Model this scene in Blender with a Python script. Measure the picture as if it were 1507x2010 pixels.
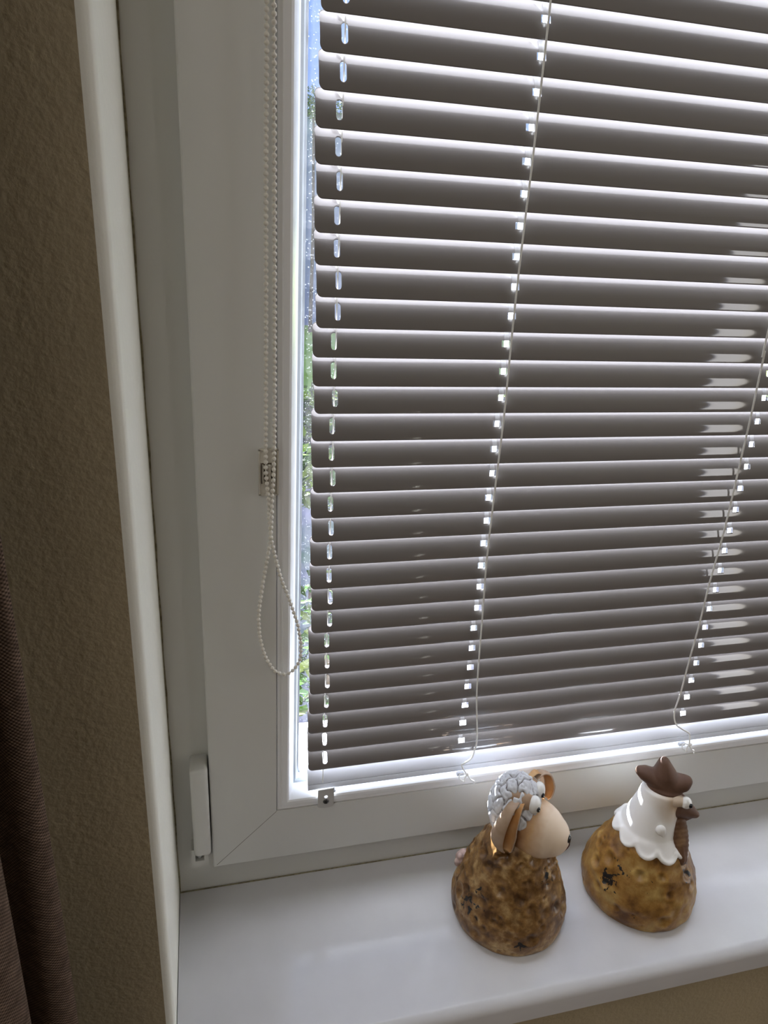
import bpy, bmesh, math, random
from mathutils import Vector, Matrix, noise
random.seed(7)
PI = math.pi
scene = bpy.context.scene
for o in list(bpy.data.objects): bpy.data.objects.remove(o)
COL = scene.collection

# ------------------------------------------------------------------ camera
cam_data = bpy.data.cameras.new('camera')
cam = bpy.data.objects.new('camera', cam_data); COL.objects.link(cam)
cam.location = (0.16681, -0.52603, 0.59091)
cam.rotation_euler = (1.18547689, -0.05581357, -0.23850494)
cam_data.sensor_fit = 'VERTICAL'; cam_data.sensor_height = 36.0
cam_data.lens = 1399.08 / 2010 * 36.0
cam_data.clip_start = 0.01; cam_data.clip_end = 200
scene.camera = cam

# ------------------------------------------------------------------ light
SKY = 1.3; SUN = 96.0; KEY = 29.0; TOP_FILL = 10.5
world = bpy.data.worlds.new('sky'); scene.world = world; world.use_nodes = True
wn = world.node_tree.nodes; wl = world.node_tree.links
wn.clear()
wout = wn.new('ShaderNodeOutputWorld'); wbg = wn.new('ShaderNodeBackground')
wtc = wn.new('ShaderNodeTexCoord'); wsep = wn.new('ShaderNodeSeparateXYZ'); wr = wn.new('ShaderNodeValToRGB')
wl.new(wtc.outputs['Generated'], wsep.inputs[0]); wl.new(wsep.outputs['Z'], wr.inputs[0])
wr.color_ramp.elements[0].position = 0.0; wr.color_ramp.elements[0].color = (.36, .50, .86, 1)
wr.color_ramp.elements[1].position = 0.5; wr.color_ramp.elements[1].color = (.22, .40, .88, 1)
wl.new(wr.outputs[0], wbg.inputs['Color']); wbg.inputs['Strength'].default_value = SKY
wl.new(wbg.outputs[0], wout.inputs[0])
sun_d = bpy.data.lights.new('sun', 'SUN'); sun_d.energy = SUN; sun_d.angle = math.radians(.6); sun_d.color = (.93, .965, 1.0)
sun = bpy.data.objects.new('sun', sun_d); COL.objects.link(sun)
SE, SA = math.radians(22.5), math.radians(6)          # elevation, turn towards the left of the view
to_sun = Vector((-math.cos(SE)*math.sin(SA), math.cos(SE)*math.cos(SA), math.sin(SE)))
sun.rotation_euler = to_sun.to_track_quat('Z', 'Y').to_euler()
def area(name, loc, direction, sx, sy, e, col=(1, 1, 1)):
    d = bpy.data.lights.new(name, 'AREA'); d.shape = 'RECTANGLE'; d.size = sx; d.size_y = sy; d.energy = e; d.color = col
    o = bpy.data.objects.new(name, d); COL.objects.link(o); o.location = loc
    o.rotation_euler = (-Vector(direction)).to_track_quat('Z', 'Y').to_euler()
    return o
area('daylight_right_window', (4.15, -.95, .75), (-1, 0, .25), 1.3, 1.4, KEY, (1, .97, .9))
area('daylight_back_window', (3.56, -3.57, .33), (0, 1, 0), .27, 1.36, 6.0, (1, .95, .87))
area('overhead_fill', (-.50, -1.0, 1.57), (0, 0, -1), .9, .9, TOP_FILL, (1, .96, .92))  # added soft fill from overhead, no fixture there
scene.view_settings.view_transform = 'Standard'; scene.view_settings.look = 'None'
scene.view_settings.exposure = 0.0; scene.view_settings.gamma = 1.0; scene.view_settings.use_curve_mapping = False

# ------------------------------------------------------------------ materials
def mat(name, color, rough=.5, metal=0., spec=.5, bump=None, noise_col=None, coat=0., sss=0.):
    m = bpy.data.materials.new(name); m.use_nodes = True
    n = m.node_tree.nodes; l = m.node_tree.links; b = n['Principled BSDF']
    b.inputs['Base Color'].default_value = (*color, 1); b.inputs['Roughness'].default_value = rough
    b.inputs['Metallic'].default_value = metal; b.inputs['Specular IOR Level'].default_value = spec
    if coat: b.inputs['Coat Weight'].default_value = coat; b.inputs['Coat Roughness'].default_value = .035; b.inputs['Coat IOR'].default_value = 1.6
    tc = n.new('ShaderNodeTexCoord')
    if noise_col:
        c2, sc, lo, hi = noise_col
        t = n.new('ShaderNodeTexNoise'); t.inputs['Scale'].default_value = sc; t.inputs['Detail'].default_value = 6
        l.new(tc.outputs['Object'], t.inputs['Vector'])
        r = n.new('ShaderNodeValToRGB'); r.color_ramp.elements[0].position = lo; r.color_ramp.elements[1].position = hi
        r.color_ramp.elements[0].color = (*color, 1); r.color_ramp.elements[1].color = (*c2, 1)
        l.new(t.outputs[0], r.inputs[0]); l.new(r.outputs[0], b.inputs['Base Color'])
    if bump:
        sc, dist, st = bump
        t = n.new('ShaderNodeTexNoise'); t.inputs['Scale'].default_value = sc; t.inputs['Detail'].default_value = 5
        l.new(tc.outputs['Object'], t.inputs['Vector'])
        bp = n.new('ShaderNodeBump'); bp.inputs['Distance'].default_value = dist; bp.inputs['Strength'].default_value = st
        l.new(t.outputs[0], bp.inputs['Height']); l.new(bp.outputs[0], b.inputs['Normal'])
    return m
M = {}
M['pvc'] = mat('white_pvc', (.69, .685, .65), .32, spec=.4, bump=(900, .00006, .25))
M['pvc_core'] = mat('grey_joint', (.22, .21, .18), .7)
M['bead_pvc_lit'] = mat('daylit_pvc', (.84, .84, .84), .3, spec=.4)  # same PVC as the sash, colour lightened for the daylight on the bead
M['gasket'] = mat('grey_gasket', (.40, .44, .47), .5)
M['wall'] = mat('khaki_plaster', (.45, .375, .25), .9, spec=.15, bump=(210, .0011, .8), noise_col=((.37, .315, .215), 4, .35, .7))
M['reveal'] = mat('white_plaster', (.86, .85, .77), .8, spec=.2, bump=(120, .0008, .4))
M['room'] = mat('room_paint', (.45, .41, .33), .9, spec=.2)
M['ceiling'] = mat('white_ceiling', (.86, .86, .84), .9, spec=.1)
M['floor'] = mat('oak_floor', (.22, .13, .07), .5, noise_col=((.16, .09, .045), 3, .3, .7))
M['sill'] = mat('white_sill', (.64, .635, .65), .12, spec=.45, bump=(260, .00008, .35), noise_col=((.61, .605, .62), 30, .3, .7))
M['slat'] = mat('taupe_grey_enamel', (.215, .20, .195), .45, metal=.12, spec=.2, coat=1.0)
M['rail'] = mat('grey_white_rail', (.56, .575, .62), .35, spec=.5)
M['cord'] = mat('white_cord', (.75, .74, .70), .7)
M['bead'] = mat('ivory_bead', (.74, .70, .62), .35, spec=.5)
M['clip'] = mat('ivory_plastic', (.62, .58, .50), .4)
M['metal'] = mat('dark_steel', (.10, .10, .10), .3, metal=.9)
M['steel'] = mat('zinc_steel', (.55, .56, .56), .3, metal=.9)
M['dark'] = mat('dark_cavity', (.02, .02, .02), .8)
M['caulk'] = mat('old_caulk', (.30, .27, .17), .8, noise_col=((.18, .15, .09), 200, .45, .6))
M['eye'] = mat('white_glaze', (.82, .81, .78), .15, spec=.6)
M['black'] = mat('black_paint', (.006, .006, .008), .25)
M['red'] = mat('dark_red_line', (.10, .02, .015), .5)

def translucent_mat():
    m = bpy.data.materials.new('clear_ladder_tape'); m.use_nodes = True
    n = m.node_tree.nodes; l = m.node_tree.links; n.clear()
    o = n.new('ShaderNodeOutputMaterial'); mx = n.new('ShaderNodeMixShader'); mx.inputs[0].default_value = .6
    d = n.new('ShaderNodeMixShader'); d.inputs[0].default_value = .5
    a = n.new('ShaderNodeBsdfDiffuse'); a.inputs[0].default_value = (.85, .85, .85, 1)
    t = n.new('ShaderNodeBsdfTranslucent'); t.inputs[0].default_value = (.9, .9, .92, 1)
    tr = n.new('ShaderNodeBsdfTransparent')
    l.new(a.outputs[0], d.inputs[1]); l.new(t.outputs[0], d.inputs[2])
    l.new(tr.outputs[0], mx.inputs[1]); l.new(d.outputs[0], mx.inputs[2]); l.new(mx.outputs[0], o.inputs[0])
    return m
M['tape'] = translucent_mat()
def glass_mat():
    m = bpy.data.materials.new('window_glass'); m.use_nodes = True
    n = m.node_tree.nodes; l = m.node_tree.links; n.clear()
    o = n.new('ShaderNodeOutputMaterial'); mx = n.new('ShaderNodeMixShader')
    lw = n.new('ShaderNodeLayerWeight'); lw.inputs['Blend'].default_value = .5
    pw = n.new('ShaderNodeMath'); pw.operation = 'POWER'; pw.inputs[1].default_value = 5; l.new(lw.outputs['Facing'], pw.inputs[0])
    fr = n.new('ShaderNodeMath'); fr.operation = 'MULTIPLY_ADD'; fr.inputs[1].default_value = .85; fr.inputs[2].default_value = .035; l.new(pw.outputs[0], fr.inputs[0])
    tr = n.new('ShaderNodeBsdfTransparent'); tr.inputs[0].default_value = (.955, .965, .985, 1)
    g = n.new('ShaderNodeBsdfGlossy'); g.inputs['Roughness'].default_value = .02
    l.new(fr.outputs[0], mx.inputs[0]); l.new(tr.outputs[0], mx.inputs[1]); l.new(g.outputs[0], mx.inputs[2])
    # dust specks dried on the pane
    tc = n.new('ShaderNodeTexCoord'); v = n.new('ShaderNodeTexVoronoi'); v.inputs['Scale'].default_value = 330
    l.new(tc.outputs['Object'], v.inputs['Vector'])
    th = n.new('ShaderNodeMath'); th.operation = 'LESS_THAN'; th.inputs[1].default_value = .13; l.new(v.outputs['Distance'], th.inputs[0])
    ml = n.new('ShaderNodeMath'); ml.operation = 'MULTIPLY_ADD'; ml.inputs[1].default_value = .05; ml.inputs[2].default_value = .0
    l.new(th.outputs[0], ml.inputs[0])
    d = n.new('ShaderNodeBsdfTranslucent'); d.inputs[0].default_value = (.9, .92, .95, 1)
    m2 = n.new('ShaderNodeMixShader'); l.new(ml.outputs[0], m2.inputs[0]); l.new(mx.outputs[0], m2.inputs[1]); l.new(d.outputs[0], m2.inputs[2])
    l.new(m2.outputs[0], o.inputs[0])
    return m
M['glass'] = glass_mat()

def ceramic_body(name, c_dark, c_mid, c_light, patches, sc=55):
    m = bpy.data.materials.new(name); m.use_nodes = True
    n = m.node_tree.nodes; l = m.node_tree.links; b = n['Principled BSDF']
    tc = n.new('ShaderNodeTexCoord')
    t = n.new('ShaderNodeTexNoise'); t.inputs['Scale'].default_value = sc; t.inputs['Detail'].default_value = 8; t.inputs['Roughness'].default_value = .65
    l.new(tc.outputs['Object'], t.inputs['Vector'])
    r = n.new('ShaderNodeValToRGB'); e = r.color_ramp.elements
    e[0].position = .36; e[0].color = (*c_dark, 1); e[1].position = .68; e[1].color = (*c_light, 1)
    k = e.new(.52); k.color = (*c_mid, 1)
    l.new(t.outputs[0], r.inputs[0])
    cur = r.outputs[0]
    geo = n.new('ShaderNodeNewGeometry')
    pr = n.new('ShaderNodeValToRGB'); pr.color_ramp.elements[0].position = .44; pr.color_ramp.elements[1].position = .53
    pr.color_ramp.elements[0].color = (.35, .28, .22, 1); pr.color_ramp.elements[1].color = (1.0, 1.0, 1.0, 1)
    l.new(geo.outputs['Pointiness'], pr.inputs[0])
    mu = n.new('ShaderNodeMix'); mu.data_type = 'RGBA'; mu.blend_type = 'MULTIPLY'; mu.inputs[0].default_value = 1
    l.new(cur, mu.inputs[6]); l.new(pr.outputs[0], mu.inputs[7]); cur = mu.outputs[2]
    # chipped black paint in patches
    n2 = n.new('ShaderNodeTexNoise'); n2.inputs['Scale'].default_value = 190; n2.inputs['Detail'].default_value = 3
    l.new(tc.outputs['Object'], n2.inputs['Vector'])
    for (px, py, pz, rad) in patches:
        d = n.new('ShaderNodeVectorMath'); d.operation = 'DISTANCE'; d.inputs[1].default_value = (px, py, pz)
        l.new(tc.outputs['Object'], d.inputs[0])
        mr = n.new('ShaderNodeMapRange'); mr.inputs[1].default_value = 0; mr.inputs[2].default_value = rad
        mr.inputs[3].default_value = .485; mr.inputs[4].default_value = .74
        l.new(d.outputs['Value'], mr.inputs[0])
        gt = n.new('ShaderNodeMath'); gt.operation = 'GREATER_THAN'; l.new(n2.outputs[0], gt.inputs[0]); l.new(mr.outputs[0], gt.inputs[1])
        mx = n.new('ShaderNodeMix'); mx.data_type = 'RGBA'; mx.inputs[7].default_value = (.008, .008, .01, 1)
        l.new(gt.outputs[0], mx.inputs[0]); l.new(cur, mx.inputs[6]); cur = mx.outputs[2]
    l.new(cur, b.inputs['Base Color']); b.inputs['Roughness'].default_value = .38
    b.inputs['Specular IOR Level'].default_value = .45
    bp = n.new('ShaderNodeBump'); bp.inputs['Distance'].default_value = .0006; bp.inputs['Strength'].default_value = .5
    l.new(t.outputs[0], bp.inputs['Height']); l.new(bp.outputs[0], b.inputs['Normal'])
    return m

# ------------------------------------------------------------------ helpers
def mesh_obj(name, verts, faces, m, parent=None, smooth=True, mats=None, fm=None, angle=None, recalc=True):
    me = bpy.data.meshes.new(name); me.from_pydata([tuple(v) for v in verts], [], faces); me.update()
    for x in (mats or [m]): me.materials.append(x)
    if fm:
        for p, i in zip(me.polygons, fm): p.material_index = i
    bm = bmesh.new(); bm.from_mesh(me); bmesh.ops.remove_doubles(bm, verts=bm.verts, dist=1e-7)
    if recalc: bmesh.ops.recalc_face_normals(bm, faces=bm.faces)
    for f in bm.faces: f.smooth = smooth
    if smooth and angle:
        for e in bm.edges:
            if len(e.link_faces) == 2 and e.calc_face_angle(0) > angle: e.smooth = False
    bm.to_mesh(me); bm.free()
    o = bpy.data.objects.new(name, me); COL.objects.link(o)
    if parent: o.parent = parent
    return o
class MB:
    def __init__(s): s.v = []; s.f = []; s.m = []
    def add(s, v, f, mi=0):
        b = len(s.v); s.v += [tuple(x) for x in v]; s.f += [tuple(i + b for i in q) for q in f]; s.m += [mi] * len(f); return s
    def box(s, x0, x1, y0, y1, z0, z1, mi=0):
        return s.add([(x0, y0, z0), (x1, y0, z0), (x1, y1, z0), (x0, y1, z0), (x0, y0, z1), (x1, y0, z1), (x1, y1, z1), (x0, y1, z1)],
                     [(0, 3, 2, 1), (4, 5, 6, 7), (0, 1, 5, 4), (1, 2, 6, 5), (2, 3, 7, 6), (3, 0, 4, 7)], mi)
    def tube(s, path, r, n=8, mi=0, cap=True):
        P = [Vector(p) for p in path]; rings = []
        up = Vector((0, 0, 1)); prev = None
        for i, p in enumerate(P):
            t = (P[min(i + 1, len(P) - 1)] - P[max(i - 1, 0)]).normalized()
            a = prev if prev else (Vector((0, 1, 0)) if abs(t.y) < .9 else Vector((1, 0, 0)))
            a = (a - t * a.dot(t)).normalized(); prev = a; b = t.cross(a)
            rr = r[i] if isinstance(r, (list, tuple)) else r
            rings.append([p + (a * math.cos(2 * PI * k / n) + b * math.sin(2 * PI * k / n)) * rr for k in range(n)])
        v = [q for R in rings for q in R]
        f = [(i * n + k, i * n + (k + 1) % n, (i + 1) * n + (k + 1) % n, (i + 1) * n + k) for i in range(len(P) - 1) for k in range(n)]
        if cap: f += [tuple(range(n))[::-1], tuple((len(P) - 1) * n + k for k in range(n))]
        return s.add(v, f, mi)
    def ball(s, c, r, n=14, m=9, mi=0, rot=None, tex=None):
        rx, ry, rz = (r if isinstance(r, (tuple, list)) else (r, r, r))
        v = []; f = []
        for i in range(m + 1):
            th = PI * i / m
            for k in range(n):
                ph = 2 * PI * k / n
                q = Vector((rx * math.sin(th) * math.cos(ph), ry * math.sin(th) * math.sin(ph), rz * math.cos(th)))
                if rot: q = rot @ q
                v.append(q + Vector(c))
        for i in range(m):
            for k in range(n): f.append((i * n + k, (i + 1) * n + k, (i + 1) * n + (k + 1) % n, i * n + (k + 1) % n))
        return s.add(v, f, mi)
    def lathe(s, prof, n=32, c=(0, 0, 0), mi=0, cap=True):
        v = [(c[0] + r * math.cos(2 * PI * k / n), c[1] + r * math.sin(2 * PI * k / n), c[2] + z) for (r, z) in prof for k in range(n)]
        f = [(i * n + k, i * n + (k + 1) % n, (i + 1) * n + (k + 1) % n, (i + 1) * n + k) for i in range(len(prof) - 1) for k in range(n)]
        if cap: f += [tuple(range(n))[::-1], tuple((len(prof) - 1) * n + k for k in range(n))]
        return s.add(v, f, mi)
    def prism_x(s, prof, x0, x1, mi=0):       # closed (y, z) outline swept along x
        n = len(prof); v = [(x0, y, z) for y, z in prof] + [(x1, y, z) for y, z in prof]
        f = [(k, (k + 1) % n, n + (k + 1) % n, n + k) for k in range(n)] + [tuple(range(n))[::-1], tuple(range(n, 2 * n))]
        return s.add(v, f, mi)
    def build(s, name, m, parent=None, smooth=True, mats=None, angle=.6):
        return mesh_obj(name, s.v, s.f, m, parent, smooth, mats, s.m if mats else None, angle)
def ring(mb, prof, x0, x1, z0, z1, mi=0, closed=True):
    """profile of (inset, y) points mitred around the rectangle x0..x1, z0..z1"""
    n = len(prof); v = []
    for cx, cz, sx, sz in ((x0, z0, 1, 1), (x1, z0, -1, 1), (x1, z1, -1, -1), (x0, z1, 1, -1)):
        v += [(cx + sx * u, y, cz + sz * u) for u, y in prof]
    f = []
    for c in range(4):
        d = (c + 1) % 4
        for k in range(n if closed else n - 1):
            j = (k + 1) % n; f.append((c * n + k, d * n + k, d * n + j, c * n + j))
    return mb.add(v, f, mi)
def tag(o, label=None, cat=None, group=None, kind=None):
    if label: o['label'] = label
    if cat: o['category'] = cat
    if group: o['group'] = group
    if kind: o['kind'] = kind
    return o
def empty(name, loc=(0, 0, 0), rz=0):
    o = bpy.data.objects.new(name, None); o.empty_display_size = .05; COL.objects.link(o)
    o.location = loc; o.rotation_euler = (0, 0, rz); return o
def smooth_path(pts, k=6):
    P = [Vector(p) for p in pts]; out = []
    for i in range(len(P) - 1):
        a = P[max(i - 1, 0)]; b = P[i]; c = P[i + 1]; d = P[min(i + 2, len(P) - 1)]
        for j in range(k):
            t = j / k
            out.append(.5 * ((2 * b) + (c - a) * t + (2 * a - 5 * b + 4 * c - d) * t * t + (3 * b - a - 3 * c + d) * t ** 3))
    out.append(P[-1]); return out

# ------------------------------------------------------------------ setting
ZS = -.041                       # top of the window sill
X0, X1 = .1245, 1.20             # reveal left and right
ZT = 1.09                        # reveal top
YF = .018                        # room face of the fixed frame
YW = -.122                       # room face of the wall
# window wall with its plastered reveal
mb = MB(); R_ = .007
prof = [(-R_, YW)] + [(-R_ + R_ * math.sin(a * PI / 12), YW + R_ - R_ * math.cos(a * PI / 12)) for a in range(1, 7)] + [(0, .10)]
zb = ZS - .03
ring(mb, prof[:], X0, X1, zb, ZT, 1, closed=False)
for (a, b, c, d) in ((-.9, X0 - R_, -.95, 1.6), (X1 + R_, 4.2, -.95, 1.6), (X0 - R_, X1 + R_, -.95, zb - R_), (X0 - R_, X1 + R_, ZT + R_, 1.6)):
    mb.add([(a, YW, c), (b, YW, c), (b, YW, d), (a, YW, d)], [(0, 1, 2, 3)], 0)
    mb.add([(a, .30, c), (b, .30, c), (b, .30, d), (a, .30, d)], [(0, 3, 2, 1)], 0)
for (a, b, c, d) in ((-.9, X0, -.95, 1.6), (X1, 4.2, -.95, 1.6), (X0, X1, -.95, zb), (X0, X1, ZT, 1.6)): pass
ring(mb, [(0, .10), (-.012, .101), (-.012, .30)], X0, X1, zb, ZT, 1, closed=False)
tag(mb.build('wall_back', None, mats=[M['wall'], M['reveal']], angle=.9), kind='structure')
def slab(name, b, m, **k): 
    q = MB().box(*b).build(name, m, smooth=False); return tag(q, kind='structure')
slab('wall_left', (-.95, -.9, -3.65, .30, -.95, 1.6), M['room'])
slab('floor', (-.95, 4.25, -3.65, .30, -1.0, -.95), M['floor'])
slab('ceiling', (-.95, 4.25, -3.65, .30, 1.6, 1.65), M['ceiling'])
# right wall and the wall behind the camera, each with a window opening
def holed(name, fn, a0, a1, b0, b1, m):   # fn(a,b,t)->xyz ; opening a0..a1, b0..b1
    o = MB(); lo, hi = fn['range']
    for (p, q, r, s) in ((lo, a0, -.95, 1.6), (a1, hi, -.95, 1.6), (a0, a1, -.95, b0), (a0, a1, b1, 1.6)):
        if fn['axis'] == 'x': o.box(fn['c'], fn['c'] + .05, p, q, r, s)
        else: o.box(p, q, fn['c'] - .05, fn['c'], r, s)
    return tag(o.build(name, m, smooth=False), kind='structure')
holed('wall_right', dict(axis='x', c=4.2, range=(-3.65, .30)), -1.6, -.3, .05, 1.45, M['room'])
holed('wall_front', dict(axis='y', c=-3.6, range=(-.95, 4.2)), 3.41, 3.71, -.38, 1.04, M['room'])
for i, (nm, ax) in enumerate((('window_2', 0), ('window_3', 1))):
    o = MB()
    if ax == 0:
        for z in (.05, 1.41): o.box(4.19, 4.25, -1.6, -.3, z, z + .04)
        for y in (-1.6, -.97, -.34): o.box(4.19, 4.25, y, y + .04, .09, 1.41)
    else:
        for z in (-.38, 1.01): o.box(3.41, 3.71, -3.65, -3.59, z, z + .03)
        for x in (3.41, 3.695): o.box(x, x + .015, -3.65, -3.59, -.35, 1.01)
    tag(o.build(nm, M['pvc'], smooth=False), kind='structure')

# window ------------------------------------------------------------
win = tag(empty('window_1', (0, 0, 0)), kind='structure')
SX0, SX1, SZ0, SZ1 = .1585, 1.166, .0045, 1.05        # sash outline
mb = MB()
ring(mb, [(0, YF + .0), (0, .075), (.052, .075), (.052, YF + .012), (.040, YF + .012), (.040, YF)], X0 + .0004, X1 - .0004, ZS - .012, ZT)
mb.build('window_frame', M['pvc'], win, angle=.5)
mb = MB()
prof = [(0, YF - .0005), (0, .0022), (.0012, .0006), (.0035, 0), (.0606, 0), (.0606, .004), (.0606, .034), (.064, .034), (.064, .064), (.006, .064), (.006, YF - .0005)]
ring(mb, prof, SX0, SX1, SZ0, SZ1)
sash = mb.build('sash', M['pvc'], win, angle=.5)
# mitre joints of the sash corners
mb = MB(); w = .00018
for (cx, cz, dx, dz) in ((SX0, SZ0, 1, 1), (SX1, SZ0, -1, 1), (SX0, SZ1, 1, -1), (SX1, SZ1, -1, -1)):
    a = Vector((cx + dx * .0035, -.00006, cz + dz * .0035)); b = Vector((cx + dx * .0606, -.00006, cz + dz * .0606))
    n_ = Vector((-dz * w, 0, dx * w))
    y = Vector((0, .0008, 0))
    v = [a + n_, a - n_, b - n_, b + n_]
    mb.add(v + [q + y for q in v], [(0, 1, 2, 3), (4, 7, 6, 5), (0, 4, 5, 1), (1, 5, 6, 2), (2, 6, 7, 3), (3, 7, 4, 0)])
mb.build('mitre_joint', M['pvc_core'], sash, smooth=False)
# glazing bead: flat nose, rounded edge, slope back to the pane
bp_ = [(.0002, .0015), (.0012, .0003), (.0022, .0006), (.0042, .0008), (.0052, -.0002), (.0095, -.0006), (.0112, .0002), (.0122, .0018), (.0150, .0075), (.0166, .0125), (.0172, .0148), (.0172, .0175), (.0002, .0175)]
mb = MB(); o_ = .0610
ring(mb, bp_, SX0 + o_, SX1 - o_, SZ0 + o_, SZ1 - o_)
mb.build('glazing_bead', M['bead_pvc_lit'], win, angle=.5)
mb = MB(); g_ = o_ + .0172
ring(mb, [(-.001, .0155), (.0022, .0155), (.0034, .0170), (.0034, .0182), (-.001, .0182)], SX0 + g_, SX1 - g_, SZ0 + g_, SZ1 - g_)
mb.build('gasket', M['gasket'], win, angle=.5)
mb = MB().box(SX0 + g_ - .004, SX1 - g_ + .004, .0186, .0226, SZ0 + g_ - .004, SZ1 - g_ + .004)
mb.build('glass_pane', M['glass'], win, smooth=False)
mb = MB().box(SX0 + g_ - .004, SX1 - g_ + .004, .0386, .0426, SZ0 + g_ - .004, SZ1 - g_ + .004)
mb.build('glass_pane', M['glass'], win, smooth=False)
mb = MB()
ring(mb, [(0, .0228), (.004, .0228), (.004, .0384), (0, .0384)], SX0 + g_ + .002, SX1 - g_ - .002, SZ0 + g_ + .002, SZ1 - g_ - .002)
mb.build('spacer_bar', M['steel'], win, smooth=False)
# sill boards
mb = MB(); yf_, zt_, th = -.153, ZS, .031
sp = [(YF - .0008, zt_), (yf_ + .010, zt_)] + [(yf_ + .010 - .010 * math.sin(a * PI / 14), zt_ - .010 + .010 * math.cos(a * PI / 14)) for a in range(1, 8)] + [(yf_, zt_ - th + .003), (yf_ + .003, zt_ - th), (YF - .0008, zt_ - th)]
mb.prism_x(sp, X0 + .0006, X1 - .0006)
sill = mb.build('window_sill', M['sill'], win, angle=.5)
mb = MB(); mb.prism_x([(.0758, .030), (.0758, .0375), (.168, .030), (.168, .000), (.166, .000), (.166, .027)], X0 + .002, X1 - .002)
mb.build('outer_sill', mat('white_aluminium', (.80, .80, .80), .4), win, smooth=False)
# dark joints where the frame meets plaster and sill
mb = MB()
path = [(X0 + .0004, YF - .0006, ZS + .0004 + i * .02) for i in range(56)]
path = [(p[0] + .0004 * math.sin(i * 1.7), p[1], p[2]) for i, p in enumerate(path)]
mb.tube(path, .0009, 6)
mb.tube([(X0 + i * .02, YF - .0009, ZS + .0003) for i in range(54)], .0007, 6)
tag(mb.build('trim_1', M['caulk']), kind='structure')
# hinge at the lower left corner of the sash
hg = empty('hinge', (.149, .0, .0)); hg.parent = win
def rbox(mb, x0, x1, y0, y1, z0, z1, r, seg=4, rz=None):
    """box with its front (y0) edges rounded"""
    prev = None
    lay = [(0, y1)] + [(r - r * math.cos(a * PI / 2 / seg), y0 + r - r * math.sin(a * PI / 2 / seg)) for a in range(seg + 1)]
    n = 24; V = []
    for (ins, y) in lay:
        rr = max(r - ins * .5, .0003)
        xa, xb, za, zb = x0 + ins, x1 - ins, z0 + ins, z1 - ins
        for q in range(4):
            cx, cz = ((xb - rr, zb - rr), (xa + rr, zb - rr), (xa + rr, za + rr), (xb - rr, za + rr))[q]
            for k in range(6):
                t = (q + k / 5) * PI / 2; V.append((cx + rr * math.cos(t), y, cz + rr * math.sin(t)))
    F = [(i * n + k, i * n + (k + 1) % n, (i + 1) * n + (k + 1) % n, (i + 1) * n + k) for i in range(len(lay) - 1) for k in range(n)]
    F += [tuple(range(n)), tuple((len(lay) - 1) * n + k for k in range(n))[::-1]]
    return mb.add(V, F)
def under(o, p):         # parent keeping local numbers as world numbers
    o.parent = p; o.location = -Vector(p.location) if p.parent is None or p.parent.location.length == 0 else o.location
    return o
hc = rbox(MB(), .1415, .1572, -.005, YF - .0002, .0262, .1285, .0032).build('hinge_cover', M['pvc'], None, angle=.5); under(hc, hg)
mb = MB()
mb.box(.1385, .1420, .0045, YF - .0002, .0035, .0262); mb.box(.1505, .1545, .0045, YF - .0002, .0035, .0262); mb.box(.1420, .1505, .0045, YF - .0002, .0035, .0115)
mb.box(.1420, .1505, .0150, YF - .0002, .0115, .0262, 1)
hb = mb.build('hinge_bracket', None, None, smooth=False, mats=[M['pvc'], M['dark']]); under(hb, hg)
hp = MB().lathe([(.0008, .0125), (.0022, .0135), (.0026, .017), (.0026, .030)], 14, (.1462, .0085, 0)).build('hinge_pin', M['steel'], None); under(hp, hg)

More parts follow.
